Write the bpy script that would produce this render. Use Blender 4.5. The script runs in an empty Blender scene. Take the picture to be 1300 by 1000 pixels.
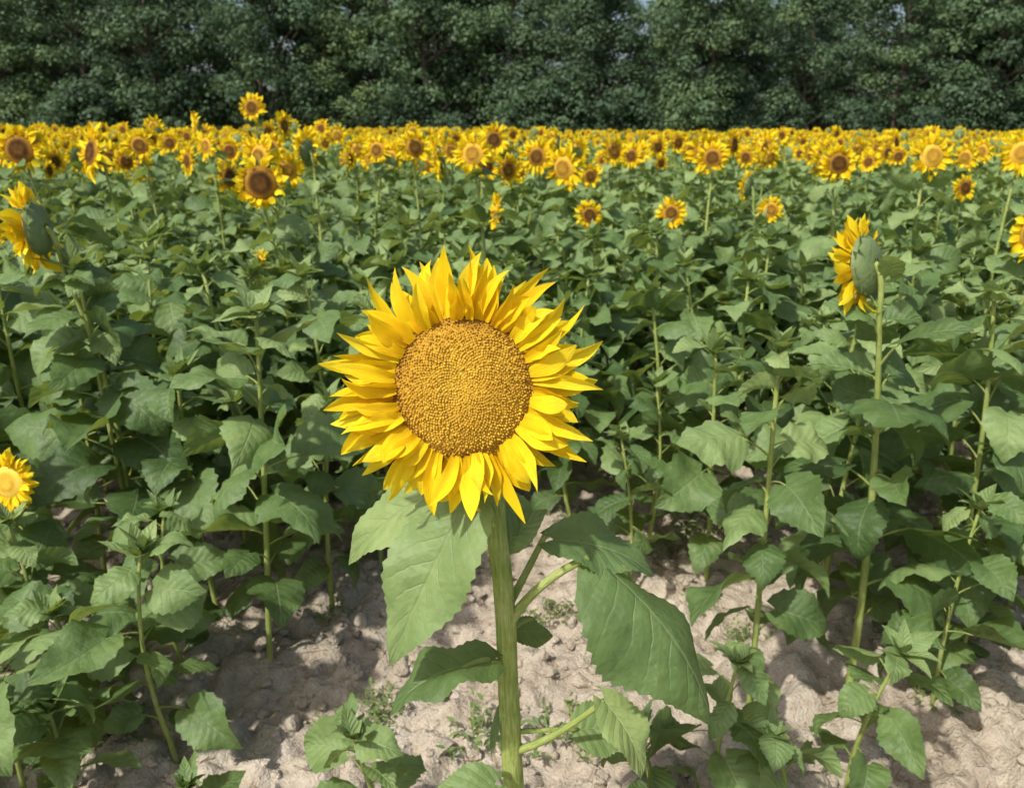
import bpy, math, random
import numpy as np
from mathutils import Vector, Matrix

scene = bpy.context.scene
rad = math.radians

# ------------------------------------------------------------------ materials
def new_mat(name):
    m = bpy.data.materials.new(name); m.use_nodes = True
    nt = m.node_tree
    for n in list(nt.nodes): nt.nodes.remove(n)
    return m, nt
def N(nt, typ, **kw):
    n = nt.nodes.new(typ)
    for k, v in kw.items(): setattr(n, k, v)
    return n
def math_n(nt, op, a, b=None, c=None):
    n = nt.nodes.new('ShaderNodeMath'); n.operation = op
    for i, s in enumerate((a, b, c)):
        if s is None: continue
        if isinstance(s, (int, float)): n.inputs[i].default_value = s
        else: nt.links.new(s, n.inputs[i])
    return n.outputs[0]
def ramp(nt, fac, stops):
    r = nt.nodes.new('ShaderNodeValToRGB')
    e = r.color_ramp.elements
    e[0].position, e[0].color = stops[0][0], (*stops[0][1], 1)
    e[1].position, e[1].color = stops[-1][0], (*stops[-1][1], 1)
    for p, c in stops[1:-1]:
        x = e.new(p); x.color = (*c, 1)
    nt.links.new(fac, r.inputs[0])
    return r.outputs[0]
def mixc(nt, fac, a, b, typ='MIX'):
    n = nt.nodes.new('ShaderNodeMix'); n.data_type = 'RGBA'; n.blend_type = typ
    if isinstance(fac, (int, float)): n.inputs[0].default_value = fac
    else: nt.links.new(fac, n.inputs[0])
    for i, s in ((6, a), (7, b)):
        if isinstance(s, tuple): n.inputs[i].default_value = (*s, 1)
        else: nt.links.new(s, n.inputs[i])
    return n.outputs[2]
def noise(nt, scale, detail=3, rough=.55, vec=None):
    n = nt.nodes.new('ShaderNodeTexNoise')
    n.inputs['Scale'].default_value = scale
    n.inputs['Detail'].default_value = detail
    n.inputs['Roughness'].default_value = rough
    if vec is None:
        tc = nt.nodes.new('ShaderNodeTexCoord'); vec = tc.outputs['Object']
    nt.links.new(vec, n.inputs['Vector'])
    return n.outputs['Fac']
def finish(nt, col, rough=.5, spec=.4, trans=0, tcol=None, bump=None, bstr=.5, bdist=.01):
    p = nt.nodes.new('ShaderNodeBsdfPrincipled')
    out = nt.nodes.new('ShaderNodeOutputMaterial')
    if isinstance(col, tuple): p.inputs['Base Color'].default_value = (*col, 1)
    else: nt.links.new(col, p.inputs['Base Color'])
    if isinstance(rough, (int, float)): p.inputs['Roughness'].default_value = rough
    else: nt.links.new(rough, p.inputs['Roughness'])
    p.inputs['Specular IOR Level'].default_value = spec
    bn = None
    if bump is not None:
        b = nt.nodes.new('ShaderNodeBump'); b.inputs['Strength'].default_value = bstr
        b.inputs['Distance'].default_value = bdist
        nt.links.new(bump, b.inputs['Height']); bn = b.outputs[0]
        nt.links.new(bn, p.inputs['Normal'])
    if trans > 0:
        t = nt.nodes.new('ShaderNodeBsdfTranslucent')
        if isinstance(tcol, tuple): t.inputs[0].default_value = (*tcol, 1)
        else: nt.links.new(tcol, t.inputs[0])
        if bn: nt.links.new(bn, t.inputs['Normal'])
        mx = nt.nodes.new('ShaderNodeMixShader'); mx.inputs[0].default_value = trans
        nt.links.new(p.outputs[0], mx.inputs[1]); nt.links.new(t.outputs[0], mx.inputs[2])
        nt.links.new(mx.outputs[0], out.inputs[0])
    else:
        nt.links.new(p.outputs[0], out.inputs[0])
def attr(nt, name='tint'):
    a = nt.nodes.new('ShaderNodeAttribute'); a.attribute_name = name
    return a.outputs['Fac']

def leaf_material():
    m, nt = new_mat('sunflower_leaf')
    uv = N(nt, 'ShaderNodeUVMap'); sp = N(nt, 'ShaderNodeSeparateXYZ')
    nt.links.new(uv.outputs[0], sp.inputs[0])
    U, V = sp.outputs[0], sp.outputs[1]
    v = math_n(nt, 'ABSOLUTE', math_n(nt, 'MULTIPLY_ADD', V, 2.0, -1.0))
    mid = math_n(nt, 'SUBTRACT', 1.0, math_n(nt, 'DIVIDE', v, 0.055)); mid = math_n(nt, 'MAXIMUM', mid, 0.0)
    s = math_n(nt, 'MULTIPLY', math_n(nt, 'SUBTRACT', U, math_n(nt, 'MULTIPLY', math_n(nt, 'POWER', v, .8), 0.26)), 7.0)
    s = math_n(nt, 'ADD', s, math_n(nt, 'MULTIPLY', noise(nt, 11, 1), 1.3))
    s = math_n(nt, 'ABSOLUTE', math_n(nt, 'SUBTRACT', math_n(nt, 'FRACT', math_n(nt, 'ADD', s, 4.0)), 0.5))
    side = math_n(nt, 'MAXIMUM', math_n(nt, 'MULTIPLY', math_n(nt, 'SUBTRACT', s, 0.43), 14.0), 0.0)
    side = math_n(nt, 'MULTIPLY', side, math_n(nt, 'SUBTRACT', 1.0, v))
    vein = math_n(nt, 'MAXIMUM', mid, math_n(nt, 'MULTIPLY', side, 0.6))
    quilt = math_n(nt, 'MULTIPLY', s, -1.0)
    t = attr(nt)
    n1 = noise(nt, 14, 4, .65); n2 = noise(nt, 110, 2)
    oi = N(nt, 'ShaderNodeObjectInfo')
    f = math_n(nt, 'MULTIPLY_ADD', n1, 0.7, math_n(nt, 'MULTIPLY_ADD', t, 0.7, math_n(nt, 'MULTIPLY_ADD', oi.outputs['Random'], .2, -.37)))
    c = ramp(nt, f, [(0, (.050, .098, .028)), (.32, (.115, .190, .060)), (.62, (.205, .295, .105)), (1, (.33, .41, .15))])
    c = mixc(nt, math_n(nt, 'MULTIPLY', vein, 0.35), c, (.30, .38, .18))
    sp2 = math_n(nt, 'GREATER_THAN', noise(nt, 55, 2), .70)
    c = mixc(nt, math_n(nt, 'MULTIPLY', sp2, .4), c, (.28, .24, .10))
    tc = mixc(nt, 0.5, c, (.46, .55, .05))
    h = math_n(nt, 'SUBTRACT', math_n(nt, 'MULTIPLY', n2, .3), math_n(nt, 'MULTIPLY', vein, .4))
    h = math_n(nt, 'ADD', h, math_n(nt, 'MULTIPLY', quilt, .65))
    h = math_n(nt, 'ADD', h, math_n(nt, 'MULTIPLY', noise(nt, 34, 2), 1.4))
    finish(nt, c, .55, .42, .30, tc, h, .6, .006)
    return m
def stem_material():
    m, nt = new_mat('sunflower_stem')
    uv = N(nt, 'ShaderNodeUVMap'); mp = N(nt, 'ShaderNodeMapping'); mp.inputs['Scale'].default_value = (3, 26, 1)
    nt.links.new(uv.outputs[0], mp.inputs[0])
    n1 = noise(nt, 1.0, 3, .6, mp.outputs[0]); n2 = noise(nt, 25, 3); n3 = noise(nt, 600, 2)
    c = ramp(nt, math_n(nt, 'ADD', math_n(nt, 'MULTIPLY', n1, .6), math_n(nt, 'MULTIPLY', n2, .4)),
             [(.3, (.16, .23, .05)), (.5, (.33, .41, .10)), (.68, (.54, .57, .25))])
    h = math_n(nt, 'ADD', n1, math_n(nt, 'MULTIPLY', n3, .5))
    finish(nt, c, .6, .3, .08, (.3, .4, .05), h, .9, .003)
    return m
def petal_material():
    m, nt = new_mat('sunflower_petal')
    uv = N(nt, 'ShaderNodeUVMap'); sp = N(nt, 'ShaderNodeSeparateXYZ')
    nt.links.new(uv.outputs[0], sp.inputs[0])
    mp = N(nt, 'ShaderNodeMapping'); mp.inputs['Scale'].default_value = (1.2, 16, 1)
    nt.links.new(uv.outputs[0], mp.inputs[0])
    n1 = noise(nt, 1.0, 3, .6, mp.outputs[0])
    f = math_n(nt, 'ADD', math_n(nt, 'MULTIPLY', sp.outputs[0], .45), math_n(nt, 'ADD', math_n(nt, 'MULTIPLY', attr(nt), .5), math_n(nt, 'MULTIPLY_ADD', n1, .3, -.12)))
    c = ramp(nt, f, [(0, (.74, .38, .004)), (.3, (.86, .56, .008)), (.6, (.91, .69, .014)), (1, (.93, .78, .045))])
    finish(nt, c, .6, .15, .33, c, n1, .6, .004)
    return m
def disc_material():
    m, nt = new_mat('sunflower_disc')
    n2 = noise(nt, 260, 3)
    f = math_n(nt, 'MULTIPLY_ADD', n2, .35, math_n(nt, 'SUBTRACT', attr(nt), .17))
    c = ramp(nt, f, [(0, (.035, .016, .006)), (.25, (.14, .066, .012)), (.5, (.40, .22, .024)), (.75, (.62, .40, .045)), (1, (.78, .56, .09))])
    finish(nt, c, .8, .1, .0, None, n2, .5, .002)
    return m
M_LEAF, M_STEM, M_PETAL, M_DISC = leaf_material(), stem_material(), petal_material(), disc_material()
FMATS = [M_LEAF, M_STEM, M_PETAL, M_DISC]
LEAF, STEM, PETAL, DISC = 0, 1, 2, 3

# ------------------------------------------------------------------ mesh builder
class B:
    def __init__(s):
        s.v = []; s.f = []; s.m = []; s.uv = []; s.t = []
    def grid(s, rows, cols, start, mat, wrap=False):
        for i in range(rows - 1):
            for j in range(cols - (0 if wrap else 1)):
                a = start + i * cols + j; b = start + i * cols + (j + 1) % cols
                s.f.append((a, b, b + cols, a + cols)); s.m.append(mat)
    def tube(s, pts, rads, n=8, mat=STEM, tint=.5, rough=0, rng=random):
        st = len(s.v); L = len(pts)
        ref = Vector((.31, .9, .17))
        for i, p in enumerate(pts):
            p = Vector(p)
            T = (Vector(pts[min(i + 1, L - 1)]) - Vector(pts[max(i - 1, 0)])).normalized()
            a = T.cross(ref).normalized(); b = T.cross(a).normalized()
            for k in range(n):
                th = 2 * math.pi * k / n
                r = rads[i] * (1 + rough * (rng.random() - .5))
                s.v.append(p + (a * math.cos(th) + b * math.sin(th)) * r)
                s.uv.append((i / 3.0, k / n)); s.t.append(tint)
        s.grid(L, n, st, mat, True)
        s.f.append(tuple(st + (L - 1) * n + k for k in range(n))); s.m.append(mat)
    def blade(s, P, D, Nn, L, W, prof, bend=0, fold=0, curl=0, ripple=0, nu=8, nv=4, mat=LEAF, tint=.5,
              twist=0, cord=0, serr=0, lateral=0, rng=random):
        st = len(s.v)
        P = Vector(P); T = Vector(D).normalized(); Nv = Vector(Nn)
        Nv = (Nv - T * Nv.dot(T)).normalized()
        ph1, ph2 = rng.random() * 6.28, rng.random() * 6.28
        fr = rng.uniform(9, 15)
        for i in range(nu + 1):
            t = i / nu
            S = T.cross(Nv)
            w = prof(t) * W * .5
            if serr and 0 < i < nu: w *= 1 + serr * (1 if i % 2 else -1)
            for j in range(nv + 1):
                v = -1 + 2 * j / nv; av = abs(v)
                off = fold * av * w - curl * av * av * w
                off += ripple * av ** 1.5 * math.sin(fr * t + (ph1 if v < 0 else ph2)) * W * math.sin(math.pi * min(1, t * 1.05 + .05))
                back = cord * L * av ** 1.3 * (1 - t) ** 3
                s.v.append(P + S * (v * w) + Nv * off - T * back)
                s.uv.append((t, j / nv)); s.t.append(tint)
            b = bend / nu * (0.5 + t) ; cb, sb = math.cos(b), math.sin(b)
            T, Nv = (T * cb - Nv * sb).normalized(), (Nv * cb + T * sb).normalized()
            if twist:
                Nv = (Matrix.Rotation(twist / nu, 3, T) @ Nv)
            if lateral:
                R = Matrix.Rotation(lateral / nu, 3, Nv); T = R @ T
            P = P + T * (L / nu)
        s.grid(nu + 1, nv + 1, st, mat)
    def merge(s, o, loc, rz, sc):
        st = len(s.v); M = Matrix.Rotation(rz, 3, 'Z') * sc; loc = Vector(loc)
        s.v.extend([M @ v + loc for v in o.v]); s.uv.extend(o.uv); s.t.extend(o.t)
        s.f.extend([tuple(i + st for i in f) for f in o.f]); s.m.extend(o.m)
    def build(s, name, mats=FMATS):
        me = bpy.data.meshes.new(name)
        me.from_pydata([tuple(v) for v in s.v], [], s.f)
        for m in mats: me.materials.append(m)
        me.polygons.foreach_set('material_index', s.m)
        me.polygons.foreach_set('use_smooth', [True] * len(s.f))
        uvl = me.uv_layers.new(name='UVMap')
        li = np.empty(len(me.loops), dtype=np.int32); me.loops.foreach_get('vertex_index', li)
        uvl.data.foreach_set('uv', np.array(s.uv, dtype=np.float32)[li].ravel())
        at = me.attributes.new('tint', 'FLOAT', 'POINT'); at.data.foreach_set('value', np.array(s.t, dtype=np.float32))
        me.update()
        return me
def leafprof(t):
    if t <= 0: return .22
    return max(.012, math.sin(math.pi * min(1, t) ** .62) ** .95 if t < 1 else .012)
def petprof(t):
    a = .5 + .5 * min(1, t / .45) ** .8
    b = (1 - max(0, (t - .40) / .60) ** 1.9) ** .9 if t < 1 else .03
    return max(.03, a * b)
def bractprof(t):
    return max(.03, (1 - t) ** .8 * (1.0 if t > .1 else .9))

def head(b, C, Nn, R, PL, npet, rng, hi=False, dark=.5, up=Vector((0, 0, 1)), droopy=.2, young=0):
    C = Vector(C); Nn = Vector(Nn).normalized()
    S = Nn.cross(up).normalized(); Uv = S.cross(Nn).normalized()
    dome = R * .28
    nr, na = (12, 48) if hi else (4, 14)
    st = len(b.v)
    for i in range(nr + 1):
        q = i / nr; r = R * q * 1.02
        z = dome * (1 - q ** 3.5) - dome * .22 * math.exp(-(q / .35) ** 2)
        for k in range(na):
            th = 2 * math.pi * k / na
            b.v.append(C + (S * math.cos(th) + Uv * math.sin(th)) * r + Nn * z)
            b.uv.append((q, k / na))
            if hi: b.t.append(.56 if q < .8 else .46)
            else:
                g = dark + (.35 if q > .7 else (0 if q > .3 else .12)) + rng.uniform(-.06, .06)
                b.t.append(g)
    b.grid(nr + 1, na, st, DISC, True)
    if hi:
        nf = 2300
        for i in range(nf):
            q = math.sqrt((i + .5) / nf); th = i * 2.399963
            z = dome * (1 - q ** 3.5) - dome * .22 * math.exp(-(q / .35) ** 2)
            th += rng.uniform(-.008, .008) / max(q, .1)
            rr = (S * math.cos(th) + Uv * math.sin(th))
            tt = (Uv * math.cos(th) - S * math.sin(th))
            p = C + rr * (R * q * rng.uniform(.990, 1.010)) + Nn * z
            nn = (Nn + rr * (.9 * q ** 3) + rr * rng.uniform(-.3, .3) + tt * rng.uniform(-.3, .3)).normalized()
            sz = R * .0200 * rng.uniform(.8, 1.3)
            hgt = R * (.016 + .022 * q) * rng.uniform(.4, 1.5)
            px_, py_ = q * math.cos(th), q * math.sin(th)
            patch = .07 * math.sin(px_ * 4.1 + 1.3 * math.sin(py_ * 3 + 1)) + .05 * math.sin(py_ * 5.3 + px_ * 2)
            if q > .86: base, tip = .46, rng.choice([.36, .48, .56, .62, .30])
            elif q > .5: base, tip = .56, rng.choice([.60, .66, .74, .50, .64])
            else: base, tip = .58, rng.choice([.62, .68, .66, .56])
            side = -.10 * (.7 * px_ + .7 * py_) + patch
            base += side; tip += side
            s0 = len(b.v)
            e = rr - nn * rr.dot(nn); e.normalize()
            for dx, dy in ((1, 0), (0, 1), (-1, 0), (0, -1)):
                b.v.append(p + e * dx * sz + tt * dy * sz); b.uv.append((q, 0)); b.t.append(base)
            for dx, dy in ((1, 0), (0, 1), (-1, 0), (0, -1)):
                b.v.append(p + nn * hgt + e * dx * sz * .6 + tt * dy * sz * .6); b.uv.append((q, 1)); b.t.append(tip)
            for k in range(4):
                b.f.append((s0 + k, s0 + (k + 1) % 4, s0 + 4 + (k + 1) % 4, s0 + 4 + k)); b.m.append(DISC)
            b.f.append((s0 + 4, s0 + 5, s0 + 6, s0 + 7)); b.m.append(DISC)
    nr = 8 if hi else 4; na = 32 if hi else 14
    st = len(b.v)
    for i in range(nr + 1):
        q = i / nr; r = R * 1.06 * math.cos(q * math.pi / 2 * .93) ** .7; z = -R * .42 * math.sin(q * math.pi / 2)
        for k in range(na):
            th = 2 * math.pi * k / na
            b.v.append(C + (S * math.cos(th) + Uv * math.sin(th)) * r + Nn * z)
            b.uv.append((0.5, .5)); b.t.append(.6)
    b.grid(nr + 1, na, st, LEAF, True)
    nb = 40 if hi else 18
    for k in range(nb):
        th = 2 * math.pi * (k + rng.uniform(-.3, .3)) / nb
        rr = S * math.cos(th) + Uv * math.sin(th)
        a = rng.uniform(-.5, .15)
        b.blade(C + rr * R * .98 - Nn * R * rng.uniform(.08, .2), rr * math.cos(a) + Nn * math.sin(a), Nn * math.cos(a) - rr * math.sin(a),
                R * rng.uniform(.35, .55) , R * .26, bractprof, bend=rng.uniform(.1, .7), fold=.1, nu=6 if hi else 3, nv=2, mat=LEAF, tint=rng.uniform(.4, .8), rng=rng)
    layers = [(.34, -.14, 1.06, .0), (.26, .08, 1.02, .35), (.22, .28, .92, .7), (.18, .50, .76, .2)]
    for li, (frac, a0, ls, zo) in enumerate(layers):
        n = max(6, int(npet * frac))
        for k in range(n):
            th = 2 * math.pi * (k + rng.uniform(-.5, .5) + zo) / n
            if rng.random() < .05: continue
            rr = S * math.cos(th) + Uv * math.sin(th)
            a = a0 + rng.uniform(-.24, .3) + young
            L = PL * ls * rng.uniform(.68, 1.17)
            W = (R * .245 if hi else R * .40) * rng.uniform(.7, 1.25)
            b.blade(C + rr * R * (.99 - .02 * li) + Nn * R * (.02 + .03 * li), rr * math.cos(a) + Nn * math.sin(a), Nn * math.cos(a) - rr * math.sin(a),
                    L, W, petprof, bend=rng.uniform(-.9, 1.1) + droopy * (1 if math.sin(th) < 0 else .2), fold=rng.uniform(.1, .95), curl=rng.uniform(-.15, .45), ripple=.08,
                    nu=12 if hi else 4, nv=6 if hi else 2, mat=PETAL, tint=rng.uniform(.1, 1), twist=rng.uniform(-1.4, 1.4), lateral=rng.uniform(-.6, .6), rng=rng)

def bez(p0, p1, p2, n):
    p0, p1, p2 = map(Vector, (p0, p1, p2)); o = []
    for i in range(n + 1):
        t = i / n; o.append(p0 * (1 - t) ** 2 + p1 * 2 * t * (1 - t) + p2 * t * t)
    return o

def add_leaf(b, S0, az, el, pet, L, W, bend, rng, nu, nv, tint, pr=.004, ns=5):
    d = Vector((math.cos(az) * math.cos(el), math.sin(az) * math.cos(el), math.sin(el)))
    end = S0 + d * pet
    mid = S0 + d * pet * .5 + Vector((0, 0, pet * .12))
    b.tube(bez(S0, mid, end, 3), [pr * 1.3, pr, pr * .8, pr * .7], ns, STEM, .6)
    el2 = el * rng.uniform(-.6, .7)
    az2 = az + rng.uniform(-.45, .45)
    d2 = Vector((math.cos(az2) * math.cos(el2), math.sin(az2) * math.cos(el2), math.sin(el2)))
    up = Vector((0, 0, 1)); side = d2.cross(up)
    up = up + side * rng.uniform(-.8, .8)
    b.blade(end, d2, up, L, W, leafprof, bend=bend, fold=rng.uniform(.05, .8), curl=rng.uniform(0, .6), ripple=rng.uniform(.04, .13),
            nu=nu, nv=nv, mat=LEAF, tint=tint, twist=rng.uniform(-1.1, 1.1), cord=.16, serr=.055 if nu > 9 else .04, lateral=rng.uniform(-.5, .5), rng=rng)

def plant(rng, base, top, nleaf=15, LL=.2, hd=None, res=1, start=.2, lean=None, sr=.011, Wf=.85, end=.97):
    b = B()
    base = Vector(base); top = Vector(top)
    nu, nv = {0: (7, 4), 1: (11, 4), 2: (18, 6)}[res]
    if isinstance(hd, dict):
        Nn = Vector(hd['N']).normalized(); R = hd['R']
        C = top + Vector((0, 0, R * .1)) + Nn * R * .75
        neck = top - Vector((0, 0, R * 1.6))
    else: neck = top
    H = (neck - base).length
    ctrl = (base + neck) / 2 + Vector((rng.uniform(-.10, .10), rng.uniform(-.10, .10), 0)) * H + (Vector(lean) if lean else Vector((0, 0, 0)))
    ns = 12
    pts = bez(base, ctrl, neck, ns)
    rd = [sr * (1.0 - .45 * i / ns) for i in range(ns + 1)]
    if isinstance(hd, dict):
        nk = bez(neck, top + Vector((0, 0, R * .05)) + Nn * R * .05, C - Nn * R * .34, 6)
        pts = pts + nk[1:]
        rd = rd + [sr * (.55 + .06 * k) for k in range(6)]
    pts[0] = pts[0] - Vector((0, 0, .05))
    b.tube(pts, rd, 6 if res < 1 else 9, STEM, .5)
    az = rng.random() * 6.28
    for i in range(nleaf):
        q = i / max(1, nleaf - 1)
        t = start + (end - start) * q ** .85
        P = base * (1 - t) ** 2 + ctrl * 2 * t * (1 - t) + neck * t * t
        az += 2.4 + rng.uniform(-.5, .5)
        sz = (1 - .5 * max(0, (t - .6) / .4)) * (.7 + .3 * min(1, t * 2.5)) * rng.uniform(.65, 1.22)
        el = .25 + .6 * q + rng.uniform(-.35, .35)
        L = LL * sz
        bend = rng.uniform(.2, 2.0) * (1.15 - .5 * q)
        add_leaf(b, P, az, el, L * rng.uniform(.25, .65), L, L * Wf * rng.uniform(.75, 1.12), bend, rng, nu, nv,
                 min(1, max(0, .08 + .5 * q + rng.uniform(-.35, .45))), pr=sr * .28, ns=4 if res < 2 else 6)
    if isinstance(hd, dict):
        head(b, C, Nn, R, hd.get('PL', R), hd.get('n', 34), rng, hi=False, dark=hd.get('dark', .15), young=hd.get('young', 0))
    else:
        for k in range(11 if res else 7):
            a = k * 2.4 + rng.random(); el = rng.uniform(.35, 1.3)
            d = Vector((math.cos(a) * math.cos(el), math.sin(a) * math.cos(el), math.sin(el)))
            b.blade(top - Vector((0, 0, .01)), d, Vector((0, 0, 1)), LL * rng.uniform(.25, .6), LL * rng.uniform(.14, .32), leafprof, bend=rng.uniform(-.4, 1.0), fold=.35,
                    nu=6, nv=2, mat=LEAF, tint=rng.uniform(.6, 1), rng=rng)
    return b

def link(name, me, loc=(0, 0, 0), parent=None):
    o = bpy.data.objects.new(name, me); o.location = loc
    scene.collection.objects.link(o)
    if parent: o.parent = parent
    return o

# ------------------------------------------------------------------ main sunflower
rng = random.Random(11)
b = B()
Nh = Vector((.03, -.95, .27)).normalized()
HC = Vector((-.060, .93, 1.248))
head(b, HC, Nh, .0895, .080, 128, rng, hi=True, droopy=.15)
stem_pts = [(.005, 1.02, -.06), (.012, 1.0, .15), (.014, .985, .35), (.004, .97, .55), (-.002, .965, .68), (-.006, .96, .80), (-.010, .955, .92), (-.020, .965, 1.02), (-.026, .985, 1.10), (-.036, .992, 1.17), (-.052, .975, 1.225)]
sp = []
for i in range(len(stem_pts) - 1):
    for k in range(3):
        t = k / 3; a = Vector(stem_pts[max(0, i - 1)]); c0 = Vector(stem_pts[i]); c1 = Vector(stem_pts[i + 1]); d = Vector(stem_pts[min(len(stem_pts) - 1, i + 2)])
        sp.append(.5 * ((2 * c0) + (c1 - a) * t + (2 * a - 5 * c0 + 4 * c1 - d) * t * t + (-a + 3 * c0 - 3 * c1 + d) * t ** 3))
sp.append(Vector(stem_pts[-1]))
rds = [.0185 - .0045 * min(1, i / 20) + (.010 * max(0, (i - 24) / 6)) for i in range(len(sp))]
b.tube(sp, rds, 20, STEM, .5, rough=.08, rng=rng)
# bristly hairs on the stem
for k in range(900):
    i = rng.randrange(6, len(sp) - 3); p = sp[i].lerp(sp[i + 1], rng.random()); a = rng.random() * 6.28
    d = Vector((math.cos(a), math.sin(a), rng.uniform(-.3, .1))); p = p + d * rds[i] * .95
    b.tube([p, p + d * rng.uniform(.002, .0045)], [.00028, .00012], 3, STEM, .9)
def chord_leaf(P0, P1, Nn, W, bend, tint, fold=.2, ripple=.05, twist=0, lateral=0, curl=.2, nu=34, nv=12, bb=None):
    P0, P1, Nn = Vector(P0), Vector(P1), Vector(Nn).normalized()
    D = (P1 - P0); L = D.length; D.normalize()
    Nn = (Nn - D * Nn.dot(D)).normalized()
    S = D.cross(Nn); a = bend * .46
    R = Matrix.Rotation(a, 3, S)
    L2 = L * (1 + bend * bend / 24)
    (bb or b).blade(P0, R @ D, R @ Nn, L2, W, leafprof, bend=bend, fold=fold, ripple=ripple, curl=curl, nu=nu, nv=nv, mat=LEAF, tint=tint, cord=.13, serr=.04, twist=twist, lateral=lateral, rng=rng)
def petiole(p0, p1, p2, r0=.006, r1=.004):
    pts = bez(p0, p1, p2, 8)
    b.tube(pts, [r0 + (r1 - r0) * i / 8 for i in range(9)], 10, STEM, .6)
petiole((-.024, .965, 1.03), (-.03, .95, 1.09), (-.045, .925, 1.085), .006, .004)
chord_leaf((-.060, .92, 1.095), (-.145, .87, .872), (-.55, -1, .45), .130, .5, .62, fold=.35, ripple=.09, lateral=-.15)
chord_leaf((-.085, 1.0, 1.085), (-.240, 1.04, .93), (-.2, -.6, .9), .10, .8, .9, fold=.4, ripple=.1)
petiole((.000, .955, .895), (.035, .94, .97), (.105, .945, 1.0), .0075, .005)
chord_leaf((.130, .940, .985), (.252, .855, .785), (.80, -.50, .45), .175, 1.0, .14, fold=-.25, ripple=.08, curl=.35, twist=.35)
petiole((-.005, .965, .91), (.03, .99, .97), (.050, 1.00, 1.01), .006, .004)
chord_leaf((.058, .985, 1.005), (.200, .98, .945), (.1, -.25, 1), .105, .9, .25, ripple=.10, fold=.3)
petiole((-.006, .96, .80), (-.03, .93, .865), (-.07, .90, .85), .006, .004)
chord_leaf((-.030, .925, .845), (-.165, .885, .780), (-.1, .05, 1), .115, 1.2, .1, fold=.7, curl=.6, ripple=.1)
petiole((.004, .965, .60), (-.02, .93, .66), (-.035, .90, .655), .005, .0035)
chord_leaf((-.025, .90, .655), (-.130, .87, .615), (-.1, -.5, 1), .08, .9, .45, fold=.3, ripple=.08)
petiole((.004, .965, .655), (.055, .93, .70), (.130, .92, .785), .0065, .004)
chord_leaf((.130, .92, .785), (.178, .88, .685), (.35, -.4, .9), .075, 1.1, .95, fold=.35, ripple=.10)
petiole((.004, .965, .69), (.06, .95, .71), (.10, .97, .69), .0045, .003)
chord_leaf((.10, .97, .69), (.19, 1.0, .66), (0, -.5, 1), .085, .7, .5)
petiole((.012, .975, .52), (.06, .90, .56), (.12, .87, .625), .006, .004)
chord_leaf((.12, .87, .625), (.22, .84, .57), (.1, -.4, 1), .11, .9, .45)
petiole((-.01, .96, .86), (.01, .99, .87), (.03, 1.0, .865), .004, .003)
chord_leaf((.005, .99, .85), (.062, 1.02, .82), (.2, -.3, .8), .055, .6, .12)
chord_leaf((-.010, .975, 1.00), (.050, 1.0, 1.045), (0, -.6, .7), .045, .5, .75, nu=16, nv=6)
chord_leaf((-.015, .975, 1.06), (.035, 1.03, 1.0), (.2, -.7, .6), .06, .6, .35, nu=16, nv=6)
chord_leaf((-.012, .97, .74), (-.030, .955, .65), (-.8, -.5, .3), .022, .5, .3, nu=14, nv=4)
petiole((.012, .99, .30), (-.06, .93, .38), (-.15, .88, .40), .006, .004)
chord_leaf((-.15, .88, .40), (-.30, .82, .33), (0, -.3, 1), .14, .9, .5)
link('sunflower', b.build('sunflower'))

# ------------------------------------------------------------------ individually standing sunflowers
def az_n(deg, tilt=.1):
    a = rad(deg); return (math.sin(a), -math.cos(a), tilt)
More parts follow.
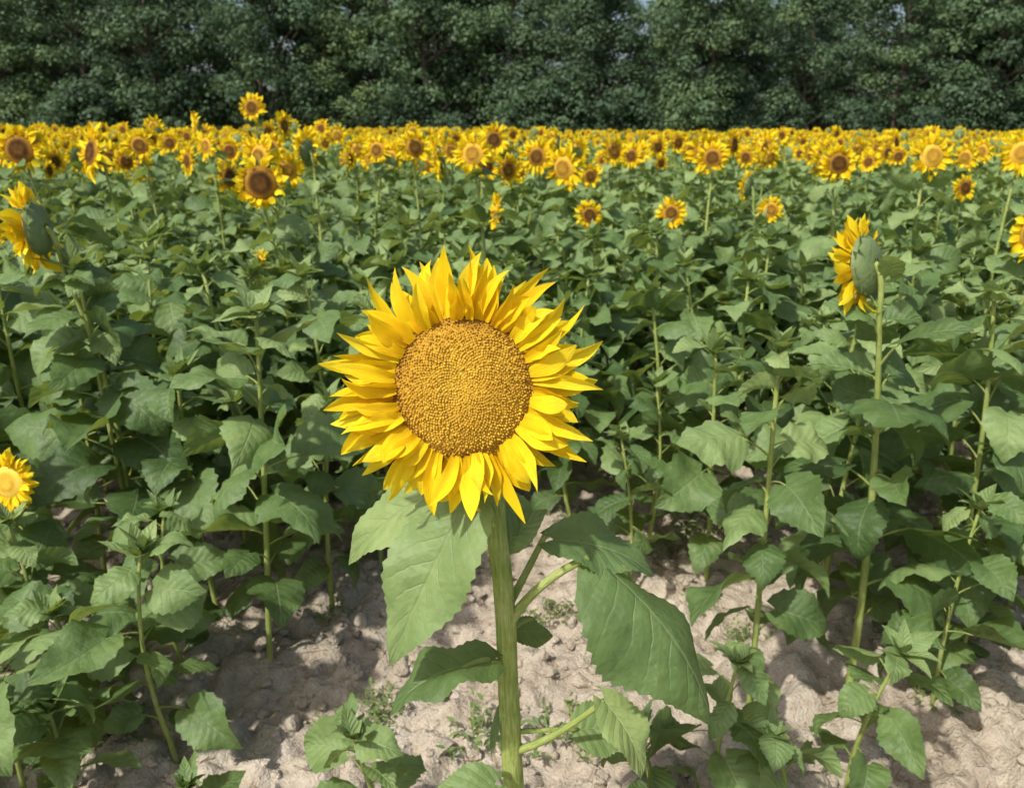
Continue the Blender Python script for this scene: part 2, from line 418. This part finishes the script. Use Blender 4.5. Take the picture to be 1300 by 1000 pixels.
# x, y, head height, facing degrees (0 = south), tilt, disc radius, petal length, darkness, cupping
heads = [
 (.850, 1.90, 1.240, -136, -.22, .070, .062, .30, .30),
 (-1.37, 2.30, 1.28, -82, -.05, .074, .062, .25, .35),
 (-1.33, 1.90, .67, -10, .2, .045, .045, .6, 0),
 (-1.05, 3.40, 1.34, 10, .1, .072, .045, .02, 0),
 (-1.15, 3.75, 1.43, -30, .1, .06, .045, .25, 0),
 (-2.12, 3.55, 1.47, 5, .1, .065, .045, .02, 0),
 (-2.17, 7.0, 1.73, -10, .1, .07, .06, .1, 0),
 (-.19, 4.0, 1.44, -12, .15, .055, .055, .35, 0),
 (-.59, 5.0, 1.45, 20, .1, .06, .055, .12, 0),
 (.44, 4.6, 1.09, 15, .15, .050, .045, .08, 0),
 (.91, 4.6, 1.10, -10, .15, .052, .045, .12, 0),
 (1.54, 4.8, 1.10, 0, .15, .048, .045, .3, 0),
 (-.08, 4.4, 1.12, -75, .1, .06, .05, .3, .3),
 (.05, 6.5, 1.24, 5, .1, .055, .045, .05, 0),
 (.57, 6.0, 1.23, 15, .1, .055, .045, .12, 0),
 (1.22, 5.0, 1.39, -20, .1, .06, .055, .1, 0),
 (1.75, 4.4, 1.38, 0, .1, .062, .050, .05, 0),
 (2.04, 4.0, 1.43, 5, .15, .060, .060, .45, 0),
 (2.60, 4.2, 1.44, -20, .1, .06, .06, .4, 0),
 (3.06, 5.5, 1.18, 10, .1, .055, .04, .05, 0),
 (1.45, 5.0, 1.22, -125, .1, .06, .05, .3, .3),
 (1.97, 3.0, 1.18, -70, .1, .065, .05, .3, 0),
 (-1.02, 3.2, 1.05, -50, .2, .022, .03, .5, 0),
 (-1.98, 3.0, 1.17, 40, .2, .04, .03, .1, 0),
 (-2.45, 5.2, 1.36, 40, .1, .05, .04, .1, 0),
 (-2.3, 5.1, 1.46, 10, .1, .058, .05, .15, 0),
 (-1.85, 5.0, 1.46, -30, .1, .05, .045, .3, 0),
 (-1.40, 4.8, 1.45, -15, .1, .052, .045, .1, 0),
 (-1.15, 4.6, 1.44, -110, .1, .058, .05, .2, 0),
 (-1.65, 6.0, 1.58, 70, .05, .06, .055, .2, .2),
 (-2.35, 6.2, 1.58, -65, .05, .065, .05, .2, .2),
 (-.85, 5.2, 1.43, -20, .1, .055, .045, .2, 0),
 (.30, 5.6, 1.46, -95, .1, .06, .05, .2, .2),
 (2.35, 5.8, 1.34, 5, .1, .055, .04, .1, 0),
]
for i, (x, y, z, a, tl, R, PL, dk, yg) in enumerate(heads):
    r = random.Random(100 + i)
    Nn = Vector(az_n(a, tl)).normalized()
    top = Vector((x, y, z)) - Nn * R * .75 - Vector((0, 0, R * .1))
    near = y < 3.2
    lean = Vector((r.uniform(-.08, .08), r.uniform(-.05, .1), 0))
    if i == 0: lean = Vector((.10, .05, 0))
    bs = Vector((top.x, top.y, 0)) + lean
    pb = plant(r, (0, 0, 0), top - bs, nleaf=23 if near else 20, LL=(.215 if z > .8 else .13),
               hd=dict(N=Nn, R=R, PL=PL, n=60 if near else 46, dark=dk, young=yg), res=2 if near else 1, start=.2, end=1.0, sr=.012 if z > .8 else .007)
    if i == 0:   # small leaves behind and over the nodding head
        tp = top - bs
        chord_leaf(tp + Vector((.01, 0, -.03)), tp + Vector((.10, -.03, .0)), (0, -.2, 1), .07, .9, .9, bb=pb, nu=18, nv=6)
        chord_leaf(tp + Vector((.005, -.01, -.02)), tp + Vector((-.03, -.09, .035)), (.3, .2, 1), .06, .8, .8, bb=pb, nu=18, nv=6)
    link('sunflower', pb.build('sunflower'), bs)

# plants still in bud at the edge of the field: x,y,height,leaf length,leaves
budded = [
 (-.88, 1.66, .62, .17, 17), (.66, 1.80, 1.05, .19, 24), (-.75, 2.05, 1.10, .20, 26), (-1.20, 2.25, 1.17, .22, 26),
 (.57, 2.9, .98, .21, 24), (1.38, 2.15, 1.12, .21, 25), (1.12, 2.45, 1.02, .2, 23), (-1.18, 1.50, .45, .19, 13),
 (-.66, 1.30, .20, .13, 8), (-.24, 1.33, .44, .12, 13), (.50, 1.55, .42, .15, 12), (.86, 1.60, .40, .15, 11),
 (1.20, 1.85, .62, .17, 15), (-.50, 2.65, .95, .20, 24), (.25, 2.85, .85, .19, 20), (-1.55, 2.0, .85, .2, 20),
 (-.05, 3.0, .95, .2, 22), (1.75, 2.4, 1.05, .22, 22), (-1.75, 2.7, 1.12, .22, 22), (-1.05, 2.75, 1.08, .21, 24),
 (.90, 2.95, 1.02, .21, 23), (1.42, 2.85, 1.08, .21, 24), (1.50, 1.75, .5, .17, 13), (-1.5, 1.45, .4, .18, 12),
 (-.78, 2.85, 1.05, .21, 24), (-1.02, 2.35, .85, .19, 20), (.42, 2.45, .60, .15, 14), (.98, 2.15, .85, .19, 18),
 (-1.45, 2.45, 1.0, .21, 20), (-.62, 2.35, .75, .17, 17), (-.30, 2.85, .85, .19, 20), (1.62, 2.1, .8, .2, 17),
 (.72, 2.55, .85, .19, 17), (-1.30, 1.85, .6, .17, 16), (-1.9, 2.3, 1.0, .21, 19), (2.0, 2.7, 1.05, .21, 19),
 (1.2, 2.75, .9, .2, 20), (-1.35, 3.0, 1.08, .21, 22), (-.52, 3.05, 1.0, .21, 22),
 (-1.0, 1.42, .30, .17, 9), (-1.12, 1.75, .42, .16, 12), (-.98, 1.98, .55, .16, 13), (.36, 1.48, .26, .12, 9), (.64, 1.42, .26, .13, 9),
 (-.90, 2.55, .7, .18, 15), (.15, 3.05, .9, .2, 20), (.50, 2.65, .7, .17, 15), (1.45, 2.45, .9, .2, 18), (1.35, 2.0, .5, .16, 12),
]
for i, (x, y, h, LL, nl) in enumerate(budded):
    r = random.Random(300 + i)
    top = Vector((r.uniform(-.08, .08), r.uniform(-.09, .06), h))
    pb = plant(r, (0, 0, 0), top, nleaf=nl, LL=LL, hd='bud', res=2 if y < 2.6 else 1, start=.12 if h < .7 else .2, sr=.0095 if h > .7 else .007)
    link('sunflower_plant', pb.build('sunflower_plant'), (x, y, 0))

# ------------------------------------------------------------------ instancing helper
def instanced(name, protos, pts, rots, scl, idx):
    me = bpy.data.meshes.new(name)
    me.from_pydata([tuple(p) for p in pts], [], [])
    a = me.attributes.new('rot', 'FLOAT_VECTOR', 'POINT'); a.data.foreach_set('vector', np.array(rots, dtype=np.float32).ravel())
    a = me.attributes.new('scl', 'FLOAT', 'POINT'); a.data.foreach_set('value', np.array(scl, dtype=np.float32))
    a = me.attributes.new('idx', 'INT', 'POINT'); a.data.foreach_set('value', np.array(idx, dtype=np.int32))
    host = link(name, me)
    col = bpy.data.collections.new(name + '_parts')
    for i, pm in enumerate(protos):
        o = bpy.data.objects.new('%s_part_%02d' % (name, i), pm); col.objects.link(o); o.parent = host
    ng = bpy.data.node_groups.new(name + '_nodes', 'GeometryNodeTree')
    ng.interface.new_socket('Geometry', in_out='INPUT', socket_type='NodeSocketGeometry')
    ng.interface.new_socket('Geometry', in_out='OUTPUT', socket_type='NodeSocketGeometry')
    gi = ng.nodes.new('NodeGroupInput'); go = ng.nodes.new('NodeGroupOutput')
    ci = ng.nodes.new('GeometryNodeCollectionInfo'); ci.inputs['Collection'].default_value = col
    ci.inputs['Separate Children'].default_value = True; ci.inputs['Reset Children'].default_value = True
    ip = ng.nodes.new('GeometryNodeInstanceOnPoints'); ip.inputs['Pick Instance'].default_value = True
    def na(nm, ty):
        n = ng.nodes.new('GeometryNodeInputNamedAttribute'); n.data_type = ty; n.inputs['Name'].default_value = nm; return n.outputs[0]
    ng.links.new(gi.outputs[0], ip.inputs['Points']); ng.links.new(ci.outputs[0], ip.inputs['Instance'])
    ng.links.new(na('idx', 'INT'), ip.inputs['Instance Index'])
    ng.links.new(na('rot', 'FLOAT_VECTOR'), ip.inputs['Rotation'])
    ng.links.new(na('scl', 'FLOAT'), ip.inputs['Scale'])
    ng.links.new(ip.outputs[0], go.inputs[0])
    md = host.modifiers.new('instances', 'NODES'); md.node_group = ng
    return host

# ------------------------------------------------------------------ the field
leafy, flowering = [], []
r = random.Random(5)
for k in range(8):
    leafy.append(plant(r, (0, 0, 0), (r.uniform(-.1, .1), r.uniform(-.1, .1), 1.0), nleaf=31, LL=.200, hd='bud', res=1, start=.2, sr=.009))
for k in range(9):
    R = r.uniform(.045, .072); ts = r.uniform(-.05, .25)
    flowering.append(plant(r, (0, 0, 0), (r.uniform(-.05, .05), r.uniform(-.05, .05), 1.25), nleaf=18, LL=.21,
                        hd=dict(N=(0, -1, ts), R=R, PL=R * r.uniform(.75, 1.05), n=42, dark=r.choice([.02, .08, .2, .35]), young=r.choice([0, 0, .3])), res=0, start=.3, end=1.0))
low_leafy = [plant(r, (0, 0, 0), (r.uniform(-.06, .06), r.uniform(-.06, .06), 1.15), nleaf=15, LL=.22, hd='bud', res=0, start=.45) for k in range(4)]
patches = []
for k in range(5):
    pb = B()
    for iy in range(4):
        for ix in range(5):
            px, py = (ix - 2) * .5 + r.uniform(-.2, .2), (iy - 1.5) * .62 + r.uniform(-.22, .22)
            if r.random() < .58:
                a = r.gauss(-8, 55) if r.random() > .15 else r.uniform(0, 360)
                pb.merge(r.choice(flowering), (px, py, 0), rad(a), min(1.25, r.gauss(1.08, .06)))
            else:
                pb.merge(r.choice(low_leafy), (px, py, 0), r.random() * 6.28, r.uniform(.95, 1.15))
    patches.append(pb.build('field_patch'))
protos = [x.build('leafy_plant') for x in leafy] + [x.build('flowering_plant') for x in flowering] + patches
pts, rots, scl, idx = [], [], [], []
r = random.Random(77)
fixed = [(h[0], h[1]) for h in heads] + [(q[0], q[1]) for q in budded]
y = 2.9
while y < 9.2:
    sx, dy = (.27, .34) if y < 6 else (.34, .42)
    hw = .78 * y + 1.6
    x = -hw + r.random() * sx
    while x < hw:
        px, py = x + r.uniform(-.15, .15), y + r.uniform(-.17, .17)
        x += sx
        if r.random() < .06: continue
        if any((px - a) ** 2 + (py - c) ** 2 < .02 for a, c in fixed): continue
        if py < 3.1 + .25 * math.sin(px * 2.3) and abs(px) < 1.6: continue
        pf = 0 if y < 4.2 else (.04 if y < 5.5 else (.16 if y < 7.2 else .42))
        if x < -1.0 and y > 4.4: pf = min(.7, pf * 1.4)
        fl = r.random() < pf
        pts.append((px, py, -.01))
        if fl:
            a = r.gauss(-8, 48)
            if r.random() < .12: a = r.uniform(0, 360)
            s = min(1.17, r.gauss(1.07, .05))
            rots.append((r.uniform(-.05, .05), r.uniform(-.05, .05), rad(a))); idx.append(8 + r.randrange(9))
        else:
            s = r.uniform(.80, 1.12) + (.08 if y > 6 else 0)
            rots.append((r.uniform(-.12, .12), r.uniform(-.12, .12), r.random() * 6.28)); idx.append(r.randrange(8))
        scl.append(s)
    y += dy
y = 10.4
while y < 50:
    hw = .74 * y + 4; x = -hw
    while x < hw:
        pts.append((x + r.uniform(-.1, .1), y + r.uniform(-.1, .1), -.01)); rots.append((0, 0, r.uniform(-.12, .12))); idx.append(17 + r.randrange(5))
        scl.append(r.uniform(.95, 1.04) + (.03 if x < 0 else -.02)); x += 2.5
    y += 2.5
print('field points', len(pts))
instanced('sunflower_field', protos, pts, rots, scl, idx)

# ------------------------------------------------------------------ ground
_G = {}
def vnoise(X, Y, sc, seed):
    if seed not in _G: _G[seed] = np.random.RandomState(seed).rand(256, 256)
    G = _G[seed]
    x = X * sc + 1000.5; y = Y * sc + 1000.5
    xi = np.floor(x).astype(int); yi = np.floor(y).astype(int); fx = x - xi; fy = y - yi
    fx = fx * fx * (3 - 2 * fx); fy = fy * fy * (3 - 2 * fy)
    g = lambda i, j: G[i % 256, j % 256]
    return (g(xi, yi) * (1 - fx) + g(xi + 1, yi) * fx) * (1 - fy) + (g(xi, yi + 1) * (1 - fx) + g(xi + 1, yi + 1) * fx) * fy
def gh(X, Y):
    return .05 * (vnoise(X, Y, 1.3, 1) - .5) + .06 * (vnoise(X, Y, 4, 2) - .5) + .05 * (np.abs(vnoise(X, Y, 11, 3) - .5) * 2 - .5) + .036 * (vnoise(X, Y, 26, 4) - .5) + .018 * (vnoise(X, Y, 60, 5) - .5)
fx = np.arange(-3.2, 3.2001, .016)
out = np.array([3.3, 3.5, 3.8, 4.3, 5, 6, 8, 11, 16, 24, 40, 70, 120, 220, 400])
xs = np.concatenate([-out[::-1], fx, out])
fy = np.arange(.7, 4.5, .016)
ys = np.concatenate([[-400, -200, -100, -50, -20, -10, -5, -2, -.5, .2, .5], fy, [4.6, 4.8, 5.1, 5.5, 6, 7, 9, 12, 16, 22, 30, 45, 70, 120, 220, 400]])
X, Y = np.meshgrid(xs, ys)
Z = gh(X, Y)
far = np.clip((np.abs(X) - 3.2) / 3, 0, 1) + np.clip((Y - 4.5) / 3, 0, 1)
Z = Z * np.clip(1 - far, 0, 1) - .02
nx, ny = len(xs), len(ys)
V = np.stack([X.ravel(), Y.ravel(), Z.ravel()], 1)
I = np.arange(nx * ny).reshape(ny, nx)
F = np.stack([I[:-1, :-1].ravel(), I[:-1, 1:].ravel(), I[1:, 1:].ravel(), I[1:, :-1].ravel()], 1)
def np_mesh(name, V, F, mats, tint=None, smooth=True):
    me = bpy.data.meshes.new(name)
    n = F.shape[1]
    me.vertices.add(len(V)); me.vertices.foreach_set('co', V.astype(np.float32).ravel())
    me.loops.add(F.size); me.loops.foreach_set('vertex_index', F.astype(np.int32).ravel())
    me.polygons.add(len(F)); me.polygons.foreach_set('loop_start', np.arange(0, F.size, n, dtype=np.int32))
    me.polygons.foreach_set('use_smooth', np.full(len(F), smooth))
    for m in mats: me.materials.append(m)
    if tint is not None:
        a = me.attributes.new('tint', 'FLOAT', 'POINT'); a.data.foreach_set('value', tint.astype(np.float32))
    me.update(calc_edges=True); me.validate()
    return me
m_soil, nt = new_mat('dry_soil')
tc = N(nt, 'ShaderNodeTexCoord'); ob = tc.outputs['Object']
na_, nb_, nc_ = noise(nt, 2.2, 5, .6, ob), noise(nt, 22, 5, .65, ob), noise(nt, 130, 4, .6, ob)
f = math_n(nt, 'ADD', math_n(nt, 'MULTIPLY', na_, .4), math_n(nt, 'MULTIPLY_ADD', nb_, .4, math_n(nt, 'MULTIPLY', nc_, .2)))
c = ramp(nt, f, [(.34, (.25, .200, .145)), (.5, (.45, .385, .300)), (.66, (.63, .565, .47))])
h = math_n(nt, 'ADD', math_n(nt, 'MULTIPLY', nb_, 1.0), math_n(nt, 'MULTIPLY', nc_, .35))
finish(nt, c, .95, .1, 0, None, h, .9, .03)
link('ground', np_mesh('ground', V, F, [m_soil]))

import bmesh
bm = bmesh.new(); bmesh.ops.create_icosphere(bm, subdivisions=2, radius=1); bm.verts.ensure_lookup_table()
ico = np.array([v.co[:] for v in bm.verts]); icf = np.array([[v.index for v in f_.verts] for f_ in bm.faces]); bm.free()
rs = np.random.RandomState(3)
shapes = []
for k in range(12):
    d = rs.randn(9, 3)
    w = np.ones(len(ico))
    for q in d:
        q = q / np.linalg.norm(q); dd = ico @ q
        w = np.minimum(w, np.where(dd > .55, .55 / np.maximum(dd, .01) * rs.uniform(.9, 1.25), 1))
    shapes.append(ico * (w + rs.uniform(-.07, .07, len(ico)))[:, None] * rs.uniform(.65, 1.2, 3))
VV, FF = [], []; o0 = 0; cnt = 0
while cnt < 7500:
    x, y_ = rs.uniform(-2.7, 2.7), .9 + 3.2 * rs.rand() ** 1.2
    if vnoise(np.array([x]), np.array([y_]), 2.5, 9)[0] < rs.rand() * .8: continue
    s_ = .004 + .034 * rs.rand() ** 3.6 + .006 * rs.rand()
    z = gh(np.array([x]), np.array([y_]))[0] - .02 + s_ * .2
    a = rs.rand() * 6.28; ca, sa = math.cos(a), math.sin(a)
    p = shapes[rs.randint(12)] * s_
    p = np.stack([p[:, 0] * ca - p[:, 1] * sa, p[:, 0] * sa + p[:, 1] * ca, p[:, 2] * .8], 1) + np.array([x, y_, z])
    VV.append(p); FF.append(icf + o0); o0 += len(ico); cnt += 1
link('soil_clods', np_mesh('soil_clods', np.concatenate(VV), np.concatenate(FF), [m_soil], smooth=False))

def weed(seed, n, s):
    r = random.Random(seed); b = B()
    for k in range(n):
        a = r.random() * 6.28; el = r.uniform(.3, 1.3); rr = r.random() * s * .8
        p = Vector((math.cos(a) * rr, math.sin(a) * rr, 0))
        d = Vector((math.cos(a) * math.cos(el), math.sin(a) * math.cos(el), math.sin(el)))
        L = s * r.uniform(.3, .8)
        b.tube([p - Vector((0, 0, .02)), p + d * L * .5, p + d * L], [.0015, .0012, .001], 4, STEM, .5)
        for q in range(4):
            a2 = r.random() * 6.28; d2 = Vector((math.cos(a2), math.sin(a2), r.uniform(-.1, .7)))
            b.blade(p + d * L * (.3 + .23 * q), d2, (0, 0, 1), s * r.uniform(.15, .32), s * r.uniform(.05, .13), leafprof, bend=r.uniform(.2, 1), fold=.3, nu=5, nv=2, tint=r.uniform(.3, .9), rng=r)
    return b
wr = random.Random(4)
wl = [(-.46, 1.78, 44, .10), (-.40, 1.86, 32, .08), (.16, 1.75, 26, .12), (-.60, 2.3, 18, .08), (.75, 2.15, 18, .08), (-1.35, 1.75, 30, .12), (.35, 2.1, 16, .07), (1.1, 1.5, 16, .07), (-.3, 2.5, 18, .08), (-1.25, 2.0, 26, .14)]
wl += [(wr.uniform(-2, 2), wr.uniform(1.6, 3.1), 20, wr.uniform(.06, .13)) for k in range(30)]
for i, (x, y_, n, s) in enumerate(wl):
    z = float(gh(np.array([x]), np.array([y_]))[0]) - .02
    link('weed', weed(i, n, s).build('weed'), (x, y_, z))
m_straw, nt = new_mat('dry_straw'); finish(nt, ramp(nt, noise(nt, 6, 2), [(.3, (.22, .15, .08)), (.7, (.5, .4, .25))]), .8, .2)
b = B(); r = random.Random(8)
for k in range(600):
    x, y_ = r.uniform(-2.4, 2.4), r.uniform(1.1, 4); z = float(gh(np.array([x]), np.array([y_]))[0]) - .012
    a = r.random() * 6.28; L = r.uniform(.02, .09)
    p = Vector((x, y_, z)); d = Vector((math.cos(a), math.sin(a), r.uniform(-.1, .25)))
    b.tube([p, p + d * L * .5 + Vector((0, 0, .004)), p + d * L], [.0016, .0014, .001], 4, 0, .5)
link('dry_straw', b.build('dry_straw', [m_straw]))

# ------------------------------------------------------------------ distant trees
m_fol, nt = new_mat('tree_foliage')
t = attr(nt); oi = N(nt, 'ShaderNodeObjectInfo')
f = math_n(nt, 'ADD', math_n(nt, 'MULTIPLY', t, .62), math_n(nt, 'MULTIPLY', oi.outputs['Random'], .38))
c = ramp(nt, f, [(0, (.040, .072, .046)), (.4, (.075, .128, .068)), (.75, (.120, .190, .085)), (1, (.22, .28, .10))])
finish(nt, c, .6, .3, .28, mixc(nt, .4, c, (.22, .33, .06)))
m_bark, nt = new_mat('tree_bark'); finish(nt, ramp(nt, noise(nt, 4, 4), [(.3, (.05, .04, .03)), (.7, (.14, .11, .09))]), .9, .1, 0, None, noise(nt, 12, 3), .8, .05)

def tree_mesh(seed, H, cr, low, nclump, tb=0., nleaf=230, ls=.23):
    r = random.Random(seed); rs = np.random.RandomState(seed)
    b = B()
    tp = [Vector((0, 0, -.3))]; 
    for k in range(1, 7): tp.append(Vector((r.uniform(-.2, .2) * k * .4, r.uniform(-.2, .2) * k * .4, H * .85 * k / 6)))
    b.tube(tp, [.2 * (1 - k / 7.5) for k in range(7)], 8, 0, 0)
    cents = []
    for k in range(nclump):
        z = low + (H - low) * r.random() ** .9
        q = (z - low) / (H - low)
        env = cr * (math.sin(math.pi * min(1, .22 + .74 * q)) ** .6) * r.uniform(.7, 1.2)
        a = r.random() * 6.28; rr = env * r.random() ** .45
        cents.append((Vector((math.cos(a) * rr, math.sin(a) * rr, z)), r.uniform(.4, 1.25), r.random()))
    for c_, s_, _ in cents[::4]:
        tz = max(.8, c_.z - c_.to_2d().length * .7); i0 = tz / (H * .85) * 6; k0 = min(5, int(i0)); st = tp[k0].lerp(tp[k0 + 1], min(1, i0 - k0))
        b.tube(bez(st, (st + c_) / 2 + Vector((0, 0, -.25)), c_, 4), [.07, .055, .045, .03, .02], 5, 0, 0)
    Vb = np.array([tuple(v) for v in b.v])
    quads_b = [f_ for f_ in b.f if len(f_) == 4]
    VL, TL = [], []
    for c_, s_, tt in cents:
        n = int(nleaf * s_ ** 1.6)
        d = rs.randn(n, 3); d /= np.linalg.norm(d, axis=1)[:, None]
        d[:, 2] = np.where(d[:, 2] < -.4, -d[:, 2], d[:, 2])
        rad_ = s_ * (rs.rand(n) ** .5) * (1 + .3 * np.sin(d[:, 0] * 5 + tt * 9) * np.cos(d[:, 2] * 4 + d[:, 1] * 3))
        p = np.array(tuple(c_)) + d * rad_[:, None] * np.array([1.15, 1.15, .9])
        nn = d * 1.1 + np.array([0, 0, .25]) + rs.randn(n, 3) * .5; nn /= np.linalg.norm(nn, axis=1)[:, None]
        a = np.cross(nn, rs.randn(n, 3)); a /= np.linalg.norm(a, axis=1)[:, None]; bb = np.cross(nn, a)
        L = (ls * rs.uniform(.5, 1.3, n))[:, None]
        q4 = np.stack([p - a * L * .5, p + bb * L * .36, p + a * L * .5, p - bb * L * .36], 1)
        VL.append(q4.reshape(-1, 3)); TL.append(np.repeat(np.clip(.1 + tb + .6 * tt + rs.uniform(-.15, .2, n) , 0, 1), 4))
    VL = np.concatenate(VL); TL = np.concatenate(TL); nL = len(VL) // 4
    Fl = np.arange(nL * 4).reshape(-1, 4) + len(Vb)
    me = np_mesh('tree', np.concatenate([Vb, VL]), np.concatenate([np.array(quads_b), Fl]), [m_bark, m_fol], np.concatenate([np.zeros(len(Vb)), TL]), smooth=False)
    mi = np.ones(len(me.polygons), dtype=np.int32); mi[:len(quads_b)] = 0
    me.polygons.foreach_set('material_index', mi); me.update()
    return me
tprot = [tree_mesh(1, 11.5, 3.4, 1.8, 95), tree_mesh(2, 12.5, 3.8, 2.2, 105), tree_mesh(3, 10.5, 3.8, 1.2, 95, .15), tree_mesh(4, 11.5, 3.2, 2.0, 90, -.08),
         tree_mesh(5, 9.0, 3.0, 1.0, 75, .5), tree_mesh(6, 3.4, 2.2, .3, 34, -.1), tree_mesh(7, 4.2, 2.0, .3, 34, .15)]
pts, rots, scl, idx = [], [], [], []
r = random.Random(34)
for row, (yy, sp_) in enumerate([(52, 5.4), (57, 5.2), (63, 5.6)]):
    x = -60
    while x < 60:
        k = r.choice([0, 1, 2, 3, 0, 1, 2, 3, 0, 1, 3]) if row < 2 else r.choice([0, 1, 3])
        if row == 0 and -14.5 < x < -9.5: k = 4
        pts.append((x + r.uniform(-1, 1), yy + r.uniform(-1.5, 1.5), 0)); rots.append((0, 0, r.random() * 6.28)); scl.append(r.uniform(.8, 1.12)); idx.append(k)
        x += sp_ * r.uniform(.75, 1.3)
for yy in (50.5, 60, 67):
    x = -62
    while x < 62:
        pts.append((x, yy + r.uniform(-.8, .8), 0)); rots.append((0, 0, r.random() * 6.28)); scl.append(r.uniform(.6, 1.1)); idx.append(r.choice([5, 5, 6]))
        x += r.uniform(2.0, 4.2)
instanced('distant_tree_row', tprot, pts, rots, scl, idx)

# ------------------------------------------------------------------ light, sky, camera
to_sun = Vector((-.42, -.46, .80)).normalized()
sun = bpy.data.lights.new('sun', 'SUN'); sun.energy = 4.7; sun.angle = rad(1.6); sun.color = (1, .96, .89)
so = bpy.data.objects.new('sun', sun); scene.collection.objects.link(so); so.location = (0, 0, 20)
so.rotation_euler = (-to_sun).to_track_quat('-Z', 'Y').to_euler()
w = bpy.data.worlds.new('World'); scene.world = w; w.use_nodes = True
nt = w.node_tree; bg = nt.nodes['Background']
sky = nt.nodes.new('ShaderNodeTexSky'); sky.sky_type = 'NISHITA'; sky.sun_disc = False
sky.sun_elevation = math.asin(to_sun.z); sky.sun_rotation = math.atan2(to_sun.x, to_sun.y)
sky.dust_density = 4.0
nt.links.new(sky.outputs[0], bg.inputs[0]); bg.inputs[1].default_value = .15

cam = bpy.data.cameras.new('camera'); co = bpy.data.objects.new('camera', cam); scene.collection.objects.link(co)
co.location = (0, 0, 1.55); co.rotation_euler = (rad(90 - 18.5), 0, 0)
cam.lens = 27.7; cam.sensor_width = 36; cam.clip_end = 2000; cam.clip_start = .05
cam.dof.use_dof = True; cam.dof.focus_distance = 1.0; cam.dof.aperture_fstop = 8
scene.camera = co
scene.view_settings.view_transform = 'Standard'
try: scene.view_settings.look = 'None'
except Exception: pass
scene.view_settings.exposure = 0
